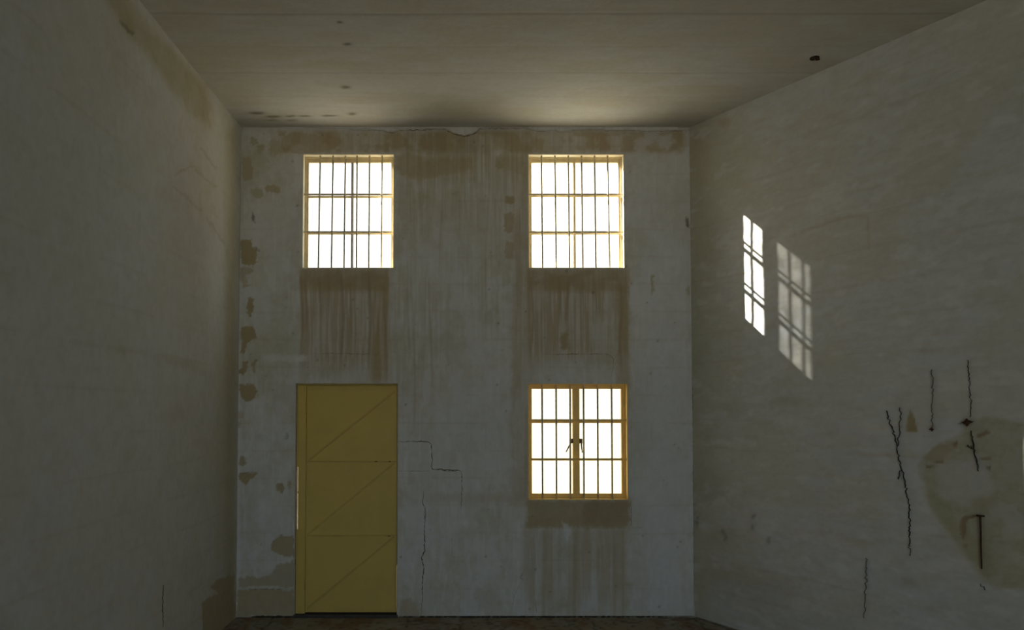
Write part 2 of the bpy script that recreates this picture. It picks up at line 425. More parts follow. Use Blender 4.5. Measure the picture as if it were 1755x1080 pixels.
# plastered reveals of each opening
for h, m, nm in ((O_left, M_reveal, 'window_reveal'), (O_right, M_reveal, 'window_reveal'), (O_low, M_yellow, 'window_reveal'), (O_door, M_wall, 'door_reveal')):
    bm = bmesh.new(); t = .006
    y0, y1 = D-.0005, YO+.002
    bx(bm, h[0]-.001, h[0]+t, y0, y1, h[2], h[3]); bx(bm, h[1]-t, h[1]+.001, y0, y1, h[2], h[3])
    bx(bm, h[0], h[1], y0, y1, h[3]-t, h[3]+.001)
    if h is not O_door: bx(bm, h[0], h[1], y0, y1, h[2]-.001, h[2]+t)
    o = obj(nm, bm, m if nm == 'window_reveal' else M_masonry, wall_back)

# ragged lip of ceiling plaster hanging over the wall top
lip = [(409, 219), (470, 218), (500, 221), (530, 219), (600, 221), (655, 222), (664, 225), (673, 226), (684, 222), (700, 221), (745, 220), (765, 220), (772, 225), (780, 229), (795, 232),
       (810, 229), (818, 224), (822, 219), (850, 218), (905, 219), (918, 223), (935, 224), (950, 222), (962, 226), (985, 222), (1030, 221), (1040, 223), (1085, 222), (1100, 224), (1182, 222)]
bm = bmesh.new(); prev = None
for i in range(len(lip)-1):
    for s in range(4):
        t = s/4; u = lip[i][0]*(1-t)+lip[i+1][0]*t; v = lip[i][1]*(1-t)+lip[i+1][1]*t + random.uniform(-.7, .7)
        q = on_back(u, v); d = .010+.004*random.random()
        cur = [bm.verts.new((q.x, D-d, TOP+.002)), bm.verts.new((q.x, D-d*.8, q.z)), bm.verts.new((q.x, D+.004, q.z+.002))]
        if prev:
            bm.faces.new((prev[0], cur[0], cur[1], prev[1])); bm.faces.new((prev[1], cur[1], cur[2], prev[2]))
        prev = cur
M_lip = mat('ceiling plaster edge', (.62, .62, .62), .9, nscale=30, namt=.12, bump=.3)
obj('plaster_lip', bm, M_lip, wall_back)
LIP = lip

# cracks: ragged dark fissure strips following the plaster
def crack(fn, nrm, pts, w, parent, jit=1.2, name='crack', m=None, off=.0015):
    w *= .62
    """pts in picture coordinates mapped onto the wall by fn; w half width in metres along it"""
    P3 = []
    for (a, b) in zip(pts, pts[1:]):
        L = math.hypot(b[0]-a[0], b[1]-a[1]); k = max(1, int(L/3.2))
        for i in range(k):
            t = i/k; P3.append((a[0]+(b[0]-a[0])*t+random.uniform(-jit, jit), a[1]+(b[1]-a[1])*t+random.uniform(-jit, jit)))
    P3.append(pts[-1]); P3 = [fn(*p) for p in P3]
    bm = bmesh.new(); prev = None; n = len(P3)
    for i, p in enumerate(P3):
        d = (P3[min(i+1, n-1)]-P3[max(i-1, 0)]).normalized(); s = d.cross(nrm).normalized()
        t = i/(n-1); ww = w*(.35+.9*min(1, 4*min(t, 1-t)))*random.uniform(.25, 1.6)
        cur = [bm.verts.new(p - s*ww - nrm*.003), bm.verts.new(p + nrm*(off+.0012)), bm.verts.new(p + s*ww - nrm*.003)]
        if prev:
            bm.faces.new((prev[0], cur[0], cur[1], prev[1])); bm.faces.new((prev[1], cur[1], cur[2], prev[2]))
        prev = cur
    return obj(name, bm, m or M_dark, parent)
NB = Vector((0, -1, 0))
M_fill = mat('ochre filler in the joint', (.17, .14, .09), .95, nscale=50, namt=.3)
for pts, w, m in (([(u, v+2.2) for u, v in LIP[4:22]], .0050, M_dark), ([(u, v+1.8) for u, v in LIP[22:]], .0036, M_fill),
                                ([(682, 757), (712, 757), (732, 757), (739, 762), (741, 785), (739, 800), (742, 805)], .0085, M_fill), ([(710, 757), (732, 757)], .009, M_fill), ([(740, 790), (741, 804), (789, 807)], .0095, M_fill),
                ([(739, 804), (760, 807), (789, 807), (792, 815), (791, 860), (789, 880)], .0050, M_fill),
                ([(682, 807), (710, 808), (736, 807)], .0035, M_fill),
                ([(727, 837), (724, 862), (729, 872), (727, 910), (728, 945), (722, 956), (726, 972), (724, 1010), (722, 1056)], .0075, M_dark),
                ([(538, 606), (575, 606), (615, 607), (652, 607)], .0040, M_fill),
                ([(928, 608), (985, 607), (1040, 607), (1051, 613), (1051, 630), (1048, 646)], .0040, M_fill),
                ([(1081, 858), (1082, 885), (1084, 905)], .0035, M_dark), ([(1084, 905), (1101, 904)], .0042, M_fill),
                ([(775, 913), (775, 955), (784, 957)], .0022, M_fill), ([(898, 979), (892, 990), (897, 996)], .0035, M_dark),
                ([(892, 1000), (882, 1020), (876, 1050)], .0025, M_fill), ([(918, 1030), (920, 1053)], .0028, M_dark),
                ([(435, 808), (410, 812)], .0022, M_fill), ([(507, 1010), (440, 1011), (407, 1009)], .0025, M_fill)):
    crack(on_back, NB, pts, w, wall_back, m=m, jit=.8)

for pts in ([(430, 1057.5), (505, 1057.5)], [(683, 1057.5), (1187, 1056.5)]): crack(on_back, NB, pts, .012, wall_back, .15)      # dark strip painting the shadow line in the gap at the wall's foot

# ------------------------------------------------------------------ left wall
ys = axis(2.6, D, .0125, []); z2 = axis(.0, TOP, .0125, [])
Y, Z = np.meshgrid(ys, z2, indexing='ij')
U, V = to_px(np.full(Y.shape, XL), Y, Z)
A, B = Y*190, Z*190                          # about pixels of the far wall
wu = U + 9*(fbm(A/16, B/16, 31)-.5) + 3*(fbm(A/5, B/5, 32)-.5); wv = V + 9*(fbm(A/16, B/16, 33)-.5) + 3*(fbm(A/5, B/5, 34)-.5)
cloud = fbm(A/70, B/70, 41, 5); cloud2 = fbm(A/18, B/18, 42, 4); streak = fbm(A/5, B/120, 43, 3)
col = np.tile(np.array((.575, .585, .585)), U.shape+(1,))
col = mixc(col, WASH, .5*sstep(.4, .6, cloud)); col = mixc(col, OLIVE, .12*sstep(.5, .7, cloud2)); col = mixc(col, WASH, .3*sstep(.45, .65, streak))
top = on_left(240, 0)
band = poly_m(wu, wv, [(170, -20), (215, -20), (262, 55), (300, 88), (352, 150), (362, 215), (330, 200), (290, 150), (255, 100), (220, 62), (200, 30)], 9)
wash(OLIVE, band*(.45+.5*cloud2)); wash(TAN, poly_m(wu, wv, [(180, -10), (205, -5), (235, 45), (230, 60), (212, 48)], 6), .35)
wash(DARK, poly_m(wu, wv, [(205, 35), (214, 42), (232, 58), (226, 60), (210, 48)], 2), .5)
wash(OCHRE, ell_m(wu, wv, 352, 180, 12, 55), .6); wash(OCHRE, ell_m(wu, wv, 335, 370, 60, 150)*(.6+.8*cloud2), .55)
wash(OCHRE, ell_m(wu, wv, 200, 120, 20, 70), .2); wash(OCHRE, ell_m(wu, wv, 330, 500, 40, 90), .18)
wash(RUST, ell_m(wu-.0*V, wv-.3*(wu-310), 310, 622, 42, 9), .28); wash(OLIVE, ell_m(wu, wv, 208, 600, 12, 9), .3)
wash(BRIGHT, ell_m(wu, wv, 372, 530, 20, 90), .45); wash(RUST, ell_m(wu, wv, 300, 710, 22, 22), .12)  # pale oval: white patch plus the bright peak of light painted in
wash(OLIVE, box_m(U, V, 386, 404, 220, 1060, 7, 10)*(.35+.4*cloud2)); wash(OCHRE, box_m(U, V, 370, 404, 600, 960, 12, 60)*.25)  # olive band puts the shade beside the window-wall corner into the paint
for a, b, c, d in ((300, 300, 330, 285), (335, 290, 370, 320), (298, 320, 345, 360), (355, 375, 385, 420), (345, 255, 372, 290)):
    wash(RUST, np.exp(-(seg_d(wu, wv, [(a, b), (c, d)])/2.2)**2), .35)
peel = poly_m(wu, wv, [(346, 1090), (346, 1030), (358, 1024), (374, 1017), (386, 1012), (403, 1010), (403, 1090)], 2)
peel = np.maximum(peel, poly_m(wu, wv, [(360, 1008), (372, 994), (388, 990), (402, 984), (402, 1012), (376, 1016)], 2))
wash(OCHRE, peel, .85)
mott = sstep(.5, .7, fbm(A/9, B/12, 47, 4)); wash((.45, .44, .37), mott, .18)
joint = np.zeros(U.shape)
for k in range(0, 19):
    z = .247*k+.25
    joint = np.maximum(joint, np.exp(-((Z-z+.005*np.sin(Y*3+k))/.010)**2)*(.1+.7*sstep(.45, .65, fbm(Y*3, Z*0+k*7, 50, 3))))
wash(OCHRE, joint, .22)
relief = -.004*peel - .0015*joint + .010*(cloud-.5) + .0025*(cloud2-.5)
P = np.stack([XL + relief, Y, Z], -1)
c0 = (.36, .37, .36)
ex = ([(XL, YB, 0), (XL, 2.6, 0), (XL, 2.6, TOP), (XL, YB, TOP)], [(0, 1, 2, 3)], [c0]*4)
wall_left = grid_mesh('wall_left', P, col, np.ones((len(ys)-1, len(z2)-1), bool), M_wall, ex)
tag(wall_left, 'patchy whitewashed side wall with olive damp stain under the ceiling', kind='structure')
bm = bmesh.new(); bx(bm, XL-.25, XL-.02, YB, D, -.2, TOP+.35); obj('masonry', bm, M_masonry, wall_left)
NL = Vector((1, 0, 0))
crack(on_left, NL, [(279, 1003), (278, 1040), (279, 1075)], .0035, wall_left, .6, off=.004)
0 and crack(on_left, NL, [(222, 930), (250, 916), (270, 905), (281, 902)], .003, wall_left, 1.0, m=M_fill, off=.004)
0 and crack(on_left, NL, [(262, 612), (290, 622), (318, 630), (334, 633)], .003, wall_left, 1.0, m=M_fill, off=.005)

# ------------------------------------------------------------------ right wall, splayed
TR = 3.2                                     # length of the finely made stretch
ts = axis(0, TR, .0125, []); z3 = axis(.016, TOP, .0125, [])
T, Z = np.meshgrid(ts, z3, indexing='ij')
Xr, Yr = XR + RD.x*T, D + RD.y*T
U, V = to_px(Xr, Yr, Z)
A, B = T*190, Z*190
wu = U + 9*(fbm(A/16, B/16, 61)-.5) + 4*(fbm(A/5, B/5, 62)-.5); wv = V + 9*(fbm(A/16, B/16, 63)-.5) + 4*(fbm(A/5, B/5, 64)-.5)
cloud = fbm(A/80, B/60, 71, 5); cloud2 = fbm(A/20, B/14, 72, 4); streak = fbm(A/90, B/7, 73, 3)
col = np.tile(np.array((.575, .59, .60)), U.shape+(1,))
col = mixc(col, WASH, .7*sstep(.4, .6, cloud)); col = mixc(col, OLIVE, .10*sstep(.5, .7, cloud2)); col = mixc(col, WASH, .45*sstep(.5, .7, streak))
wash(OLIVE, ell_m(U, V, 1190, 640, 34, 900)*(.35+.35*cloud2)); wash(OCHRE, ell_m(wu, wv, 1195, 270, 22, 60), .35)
wash(OCHRE, ell_m(wu, wv, 1241, 211, 12, 7), .5); wash(OLIVE, ell_m(wu, wv, 1270, 300, 60, 70), .22); wash(OLIVE, ell_m(wu, wv, 1215, 420, 28, 60), .35)
wash(OCHRE, ell_m(wu, wv, 1225, 850, 45, 30), .3); wash(OLIVE, ell_m(wu, wv, 1350, 688, 40, 7), .4); wash(OLIVE, ell_m(wu, wv, 1250, 700, 40, 12), .2)
wash(OCHRE, ell_m(wu, wv, 1240, 920, 30, 22), .4); wash(OCHRE, ell_m(wu, wv, 1280, 1010, 90, 40), .25); wash(OLIVE, ell_m(wu, wv, 1240, 985, 60, 16), .4)
wash(RUST, ell_m(wu, wv, 1470, 930, 45, 7), .22); wash(RUST, ell_m(wu, wv, 1556, 998, 14, 8), .4); wash(RUST, ell_m(wu, wv, 1610, 600, 60, 6), .18)
wash(RUST, ell_m(wu, wv, 1420, 740, 18, 6), .25); wash(OLIVE, ell_m(wu, wv, 1380, 860, 60, 7), .2)
wash(BRIGHT, ell_m(wu, wv, 1300, 300, 22, 18), .3); wash(BRIGHT, ell_m(wu, wv, 1440, 340, 16, 16), .35); wash(BRIGHT, ell_m(wu, wv, 1593, 345, 7, 10), .4)
wash(BRIGHT, ell_m(wu, wv, 1370, 1040, 22, 16), .4); wash(BRIGHT, ell_m(wu, wv, 1580, 870, 20, 60), .2); wash(BRIGHT, ell_m(wu, wv, 1325, 970, 40, 18), .25)
for x, y in ((1197, 888), (1195, 898), (1240, 910), (1243, 921), (1291, 884), (1290, 904), (1318, 925)):
    wash(DARK, ell_m(wu, wv, x, y, 3, 6), .55)
wash((.44, .43, .37), sstep(.5, .72, fbm(A/16, B/5, 87, 4)), .25); wash(BRIGHT, sstep(.55, .75, fbm(A/30, B/12, 88, 4)), .35)
# bare plaster on the far right
bare = poly_m(wu, wv, [(1572, 795), (1600, 766), (1640, 748), (1660, 720), (1700, 715), (1760, 730), (1760, 1010), (1700, 1010), (1672, 975), (1640, 935), (1610, 890), (1590, 850), (1580, 820)], 5)
wash(OLIVE, bare*(.42+.35*sstep(.42, .6, cloud2))); wash(BRIGHT, bare*sstep(.55, .7, cloud2), .18)
wash(OLIVE, poly_m(wu, wv, [(1590, 832), (1612, 850), (1640, 890), (1690, 940), (1712, 990), (1690, 990), (1650, 945), (1600, 880), (1588, 850)], 5), .55)
wash((.595, .60, .60), poly_m(wu, wv, [(1600, 800), (1660, 780), (1700, 800), (1700, 850), (1650, 870), (1610, 850)], 8), .5)
wash(OCHRE, ell_m(wu, wv, 1685, 862, 20, 12), .5); wash(OCHRE, poly_m(wu, wv, [(1580, 782), (1602, 764), (1636, 756), (1640, 764), (1612, 786), (1592, 790)], 3), .45)
wash(TAN, poly_m(wu*.5+U*.5, wv*.5+V*.5, [(1561, 704), (1567, 715), (1573, 742), (1552, 742), (1555, 718)], 1.5), .9)
peel = poly_m(wu*.5+U*.5, wv*.5+V*.5, [(1561, 704), (1567, 715), (1573, 742), (1552, 742), (1555, 718)], 1.5)
for pts in ([(1672, 745), (1690, 738), (1696, 742), (1684, 747), (1674, 750)], [(1586, 798), (1600, 797), (1603, 801), (1588, 802)], [(1601, 789), (1616, 788), (1617, 792), (1603, 793)],
            [(1632, 760), (1640, 756), (1638, 768), (1631, 766)], [(1657, 765), (1668, 762), (1669, 770), (1660, 769)], [(1680, 786), (1697, 784), (1697, 789), (1681, 789)],
            [(1646, 890), (1652, 885), (1680, 882), (1680, 887), (1656, 892), (1655, 915), (1650, 925), (1647, 915)], [(1690, 800), (1698, 799), (1698, 808), (1692, 806)]):
    m = poly_m(wu*.6+U*.4, wv*.6+V*.4, pts, 1.5); wash(RUST, m, .85); peel = np.maximum(peel, m)
wash(RUST, ell_m(wu, wv, 1658, 724, 9, 8), .75); wash(RUST, ell_m(wu, wv, 1597, 735, 6, 4), .6); wash(RUST, ell_m(U, V, 1684, 930, 4, 50), .5)
wash(RUST, ell_m(wu, wv, 1655, 936, 3, 4), .7)
joint = np.zeros(U.shape)
for k in range(0, 19):
    z = .247*k+.05
    joint = np.maximum(joint, np.exp(-((Z-z+.012*np.sin(T*2.5+k))/.010)**2)*(.1+.8*sstep(.42, .62, fbm(T*2.5, Z*0+k*7, 90, 3))))
wash(RUST, joint, .16)
ridge = np.exp(-(seg_d(wu, wv, [(1375, 397), (1410, 385), (1450, 372), (1488, 372), (1492, 425)])/2.5)**2)
ridge2 = np.exp(-(seg_d(wu, wv, [(1450, 365), (1500, 358), (1560, 345), (1600, 338)])/2)**2)+np.exp(-(seg_d(wu, wv, [(1560, 280), (1630, 258), (1700, 238)])/2)**2)
wash(OCHRE, ridge, .35); wash(BRIGHT, ridge2, .25)
relief = -.006*peel - .003*bare*(.5+.8*cloud2) - .0014*joint - .002*ridge + .002*ridge2 + .012*(cloud-.5) + .003*(cloud2-.5)
P = np.stack([Xr + RN.x*relief, Yr + RN.y*relief, Z], -1)
e0 = Vector((XR, D, 0)) + RD*TR; e1 = Vector((XR, D, 0)) + RD*((D-YB)/-RD.y)
ex = ([(e0.x, e0.y, 0), (e1.x, e1.y, 0), (e1.x, e1.y, TOP), (e0.x, e0.y, TOP)], [(0, 1, 2, 3)], [c0]*4)
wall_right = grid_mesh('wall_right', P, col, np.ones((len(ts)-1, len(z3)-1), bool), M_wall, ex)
tag(wall_right, 'splayed whitewashed side wall with black cracks and a patch of window sunlight', kind='structure')
bm = bmesh.new()
p0 = Vector((XR, D, 0)) - RD*.0 - RN*.02; p1 = e1 - RN*.02; q0 = p0 - RN*.25; q1 = p1 - RN*.25
vs = [bm.verts.new((p.x, p.y, z)) for z in (-.2, TOP+.35) for p in (p0, p1, q1, q0)]
for f in ((0, 1, 2, 3), (4, 5, 6, 7), (0, 1, 5, 4), (1, 2, 6, 5), (2, 3, 7, 6), (3, 0, 4, 7)): bm.faces.new([vs[i] for i in f])
obj('masonry', bm, M_masonry, wall_right)
for pts, w, m in (([(1520, 704), (1524, 722), (1530, 736), (1536, 758), (1539, 778), (1543, 797), (1549, 810)], .0075, M_dark),
               ([(1543, 697), (1544, 720), (1541, 745), (1539, 765)], .0028, M_dark),
               ([(1549, 809), (1553, 835), (1558, 870), (1559, 890), (1558, 920), (1560, 953)], .0075, M_dark),
               ([(1549, 810), (1542, 806), (1540, 822)], .0040, M_dark),
               ([(1597, 632), (1599, 660), (1598, 700), (1598, 736)], .0024, M_fill),
               ([(1659, 618), (1661, 645), (1662, 670), (1665, 690), (1663, 715)], .0042, M_dark),
               ([(1664, 738), (1668, 755), (1671, 780), (1677, 808)], .0060, M_dark),
               ([(1659, 762), (1666, 770)], .0040, M_dark), ([(1642, 728), (1656, 724), (1670, 722)], .0040, M_dark),
               ([(1486, 955), (1484, 1010), (1482, 1060)], .0022, M_fill),
               ([(1678, 1000), (1690, 1012)], .0035, M_dark)):
    crack(on_right, RN, pts, w*.68, wall_right, 2.0, m=m, off=.007)
# dark joint in the corner of window wall and right wall
crack(on_back, NB, [(1184, 300), (1186, 500), (1188, 800), (1189, 1056)], .0030, wall_right, .4, m=M_fill)

# ------------------------------------------------------------------ ceiling
xs = axis(XL-.01, 3.75, .014, []); ys = axis(4.2, D+.01, .011, [])
X, Y = np.meshgrid(xs, ys, indexing='ij'); U, V = to_px(X, Y, np.full(X.shape, TOP))
A, B = X*190, Y*190
wu = U + 5*(fbm(A/12, B/12, 101)-.5); wv = V + 2.5*(fbm(A/12, B/12, 102)-.5)
cloud = fbm(A/90, B/40, 103, 5); cloud2 = fbm(A/50, B/9, 104, 4)
col = np.tile(np.array((.60, .595, .56)), U.shape+(1,))
col = mixc(col, (.55, .50, .39), .45*sstep(.4, .62, cloud)); col = mixc(col, (.52, .50, .44), .3*sstep(.45, .65, cloud2))
wash(OCHRE, ell_m(U, V, 880, 185, 180, 18), .12)
for x, y, rx, ry in ((440, 194, 12, 2), (468, 200, 12, 2), (466, 206, 10, 2), (497, 199, 8, 1.4), (500, 206, 8, 2), (522, 199, 10, 1.4), (565, 198, 12, 1.5), (603, 195, 7, 2), (592, 149, 7, 2.5), (583, 38, 4, 2), (596, 76, 6, 2)):
    wash((.20, .175, .12), np.clip(ell_m(wu, wv, x, y, rx, ry)*1.5, 0, 1), .8)
wash((.50, .49, .48), box_m(U, V, 405, 1190, 203, 220, 8, 3)*.45)
joint = np.zeros(U.shape)
for yy, s in ((on_ceil(877, 24).y, 1.0), (on_ceil(877, 125).y, .55), (on_ceil(877, 166).y, .3), (on_ceil(877, 80).y, .3)):
    joint = np.maximum(joint, np.exp(-((Y-yy+.006*np.sin(X*2))/.011)**2)*s)
wash((.30, .28, .22), joint, .35)
P = np.stack([X, Y, TOP + .004*joint + .004*(cloud-.5)], -1)
ex = ([(XL-.2, YB, TOP), (11.4, YB, TOP), (11.4, 4.2, TOP), (XL-.2, 4.2, TOP), (3.75, 4.2, TOP), (11.4, 4.2, TOP), (11.4, D, TOP), (3.75, D, TOP)], [(0, 1, 2, 3), (4, 5, 6, 7)], [c0]*8)
ceiling = grid_mesh('ceiling', P, col, np.ones((len(xs)-1, len(ys)-1), bool), M_wall, ex)
tag(ceiling, 'bare concrete ceiling with shutter lines and rusty spots', kind='structure')
bm = bmesh.new(); bx(bm, XL-.5, 11.6, YB-.3, YO+.12, TOP+.02, TOP+.35); obj('roof_slab', bm, M_conc, ceiling)
# ------------------------------------------------------------------ floor
xs = axis(XL-.01, 3.6, .02, []); ys = axis(5.4, D+.02, .014, [])
X, Y = np.meshgrid(xs, ys, indexing='ij'); U, V = to_px(X, Y, np.full(X.shape, 0.0))
A, B = X*190, Y*190
c1 = fbm(A/30, B/30, 111, 5); c2 = fbm(A/7, B/9, 112, 4)
col = np.tile(np.array((.27, .235, .175)), U.shape+(1,))
wash((.30, .30, .26), sstep(.5, .7, c1), .7); wash((.20, .10, .05), sstep(.5, .65, fbm(A/20, B/40, 113)), .6); wash((.36, .36, .33), ell_m(U, V, 430, 1072, 40, 14)*sstep(.4, .6, c2), .8)
wash((.06, .05, .04), sstep(.55, .75, c2), .6)
jt = np.zeros(U.shape)
for u in (470, 701, 790, 1010, 1188):
    xx = on_back(u, 1060).x; jt = np.maximum(jt, np.exp(-((X-xx+.01*np.sin(Y*20))/.008)**2))
wash((.05, .045, .03), jt, .7)
P = np.stack([X, Y, .010*(c2-.5)*sstep(.4, .6, c1) - .006*jt + .0], -1)
fc = (.22, .20, .16)
ex = ([(XL-.2, YB, 0), (11.4, YB, 0), (11.4, 5.4, 0), (XL-.2, 5.4, 0), (3.6, 5.4, 0), (11.4, 5.4, 0), (11.4, D, 0), (3.6, D, 0)], [(0, 1, 2, 3), (4, 5, 6, 7)], [fc]*8)
floor = grid_mesh('floor', P, col, np.ones((len(xs)-1, len(ys)-1), bool), M_wall, ex)
tag(floor, 'dirty brown concrete floor along the window wall', kind='structure')
bm = bmesh.new(); bx(bm, XL-.3, 11.6, YB-.3, YO, -.2, -.02); obj('floor_slab', bm, M_conc, floor)
# wall behind the viewer closes the room
bm = bmesh.new(); slab_with_holes(bm, XL-.25, 11.6, -.2, TOP+.35, YB-.25, YB, [OPEN])
tag(obj('wall_front', bm, mat('plain limewash', c0, .9, nscale=6, namt=.05)), 'whitewashed wall closing the room opposite the windows', kind='structure')

# ------------------------------------------------------------------ windows
YG = D + .030       # grille plane
YF = D + .085       # frame, room side
def window(n, O, mull_u, rows, paint, panes, label, style):
    w = empty('window_%d' % n, ((O[0]+O[1])/2, D+.1, O[2])); tag(w, label, kind='structure')
    x0, x1, z0, z1 = O; x0 += .006; x1 -= .006; z0 += .006; z1 -= .006
    fw, mw = style['frame'], style['mull']
    def at(u, v, y=YF): q = on_back(u, v, y); return q
    mx = at(mull_u, (rows[0]+rows[1])/2).x
    bars = [at(mull_u, r).z for r in rows]
    # outer frame: four steel sections, each of them an L
    bm = bmesh.new()
    for a, b, c, d in ((x0, x0+fw, z0, z1), (x1-fw, x1, z0, z1), (x0+fw, x1-fw, z1-style['head'], z1), (x0+fw, x1-fw, z0, z0+style['sill'])):
        bx(bm, a, b, YF, YF+.035, c, d)
    bx(bm, x0, x0+fw*.5, YF-.012, YF, z0, z1); bx(bm, x1-fw*.5, x1, YF-.012, YF, z0, z1); bx(bm, x0+fw*.5, x1-fw*.5, YF-.012, YF, z1-fw*.5, z1)
    part('window_frame', bm, paint, w, .0015)
    bm = bmesh.new(); bx(bm, mx-mw/2, mx+mw/2, YF-.004, YF+.042, z0+style['sill'], z1-style['head']); 
    bx(bm, mx-mw*.3, mx+mw*.3, YF-.012, YF-.004, z0+style['sill'], z1-style['head'])
    part('mullion', bm, M_grey if n == 1 else paint, w, .0015)
    gx = [x0+fw, mx-mw/2, mx+mw/2, x1-fw]; gz = [z0+style['sill']] + sorted(bars) + [z1-style['head']]
    for s in (0, 1):
        for z in bars:
            bm = bmesh.new(); bx(bm, gx[2*s], gx[2*s+1], YF+.004, YF+.026, z-.0095, z+.0095)
            part('glazing_bar', bm, paint, w, .001)
        for r in range(3):
            bm = bmesh.new(); a, b = gz[r]+(.006 if r else 0), gz[r+1]-(.006 if r < 2 else 0)
            yy = YF+.016
            vs = [bm.verts.new((x, yy, z)) for x, z in ((gx[2*s], a), (gx[2*s+1], a), (gx[2*s+1], b), (gx[2*s], b))]
            bm.faces.new(vs)
            part('pane', bm, panes[s], w)
    return w, mx
M_grey = mat('weathered grey paint', (.30, .28, .27), .7, nscale=25, namt=.2)
w1, _ = window(1, O_left, 603.5, (337, 400), M_cream, (G_clear, G_clear), 'high steel window above the yellow door', dict(frame=.030, mull=.020, head=.045, sill=.018))
w2, mx2 = window(2, O_right, 984.5, (335.5, 400), M_cream, (G_dusty, G_clear), 'high steel window on the sunny side, left panes dusty', dict(frame=.032, mull=.022, head=.045, sill=.018))
w3, mx3 = window(3, O_low, 987.5, (723.5, 788), M_yellow, (G_cream, G_cream), 'low yellow steel casement window with grimy panes', dict(frame=.034, mull=.062, head=.038, sill=.040))
# window handles on the low casement: a base plate, spindle and drooping lever on each sash
for sgn, u0, u1, v1 in ((-1, 980, 970, 775), (1, 996, 998, 776)):
    a = on_back(u0, 756, YF-.02); b = on_back(u1, v1, YF-.03)
    bm = bmesh.new(); bx(bm, a.x-.014, a.x+.014, YF-.018, YF-.010, a.z-.022, a.z+.022)
    h = part('handle', bm, M_brass, w3, .002)
    bm = bmesh.new(); tube(bm, [(a.x, YF-.012, a.z), (a.x, YF-.032, a.z)], .008)
    tube(bm, [(a.x, YF-.030, a.z+.006), ((a.x+b.x)/2-.004*sgn, YF-.034, (a.z+b.z)/2+.01), (b.x, YF-.034, b.z)], [.008, .0065, .005])
    sub('lever', bm, M_brass, h, smooth=True)

# ------------------------------------------------------------------ security grilles set into the reveals
def grille(O, us, vr, rows, label, grp, m, hb=.011):
    g = empty('security_grille', ((O[0]+O[1])/2, YG, O[2])); tag(g, label, 'grille', grp)
    for u, ub in us:
        p = on_back(u, vr[0], YG); q = on_back(ub, vr[1], YG)
        bm = bmesh.new(); tube(bm, [(q.x, YG, O[2]+.003), (q.x*.5+p.x*.5, YG, (O[2]+O[3])/2), (p.x, YG, O[3]-.003)], .0082, 8)
        part('bar', bm, m, g, smooth=True)
    for v in rows:
        z = on_back(800, v, YG).z
        bm = bmesh.new(); bx(bm, O[0]+.004, O[1]-.004, YG+.006, YG+.012, z-hb, z+hb)
        part('crossbar', bm, M_yellow if O is O_low else M_cream, g, .001)
    return g
grille(O_left, [(549, 545.5), (571, 568), (592, 589.5), (612, 611), (633.5, 632), (655, 653.5)], (266, 458), (333, 397.5), 'iron bar grille in the high window above the yellow door', 'iron window grilles', M_iron, .0092)
grille(O_right, [(928, 930), (951, 953.5), (974, 976), (996.5, 999), (1019, 1021.5), (1041, 1045)], (266, 458), (333, 397.5), 'iron bar grille in the high window above the low casement', 'iron window grilles', M_iron, .0092)
grille(O_low, [(929, 930), (953, 954), (977, 977.5), (1000, 1001), (1024, 1025), (1048, 1049.5)], (660, 855), (720.5, 787.5), 'iron bar grille in the low yellow casement window', 'iron window grilles', M_iron, .0092)

# ------------------------------------------------------------------ door
d = empty('door_1', ((O_door[0]+O_door[1])/2, D+.04, O_door[2])); tag(d, 'mustard yellow sheet steel door with Z shaped bracing', kind='structure')
YD = D + .045
def dz(v): return on_back(600, v, YD).z
def dx(u): return on_back(u, 850, YD).x
x0, x1, z0, z1 = O_door; x0 += .006; x1 -= .006; z1 -= .006
jl = dx(524.5)                                # jamb strip | leaf
bm = bmesh.new(); bx(bm, x0+.013, jl-.002, YD-.006, YD+.05, z0, z1-.012); bx(bm, jl-.02, jl+.015, YD+.031, YD+.045, z0, z1-.02); part('door_jamb', bm, M_door, d, .003)
bm = bmesh.new(); bx(bm, x0, x0+.013, YD-.003, YD+.045, dz(800), z1-.012); bx(bm, x0, x0+.013, YD-.003, YD+.045, z0, dz(908)); bx(bm, x0+.004, x0+.013, YD+.01, YD+.02, dz(846), dz(842)); part('jamb_packing', bm, M_door, d)
bm = bmesh.new(); bx(bm, x0, x1, YD+.0, YD+.05, z1-.012, z1); part('door_head', bm, M_doordk, d)
bm = bmesh.new(); bx(bm, x1-.006, x1, YD+.004, YD+.05, dz(968), z1-.012); bx(bm, jl-.02, x1, YD+.032, YD+.05, z1-.05, z1-.011); bx(bm, jl-.02, x1, YD+.032, YD+.05, z0-.01, z0+.05); part('door_stop', bm, M_doordk, d)
xr = x1-.0055; zb, zt = z0+.020, z1-.016
bm = bmesh.new(); bx(bm, jl, xr, YD, YD+.03, zb, zt)
leaf = part('door_leaf', bm, M_door, d, .002)
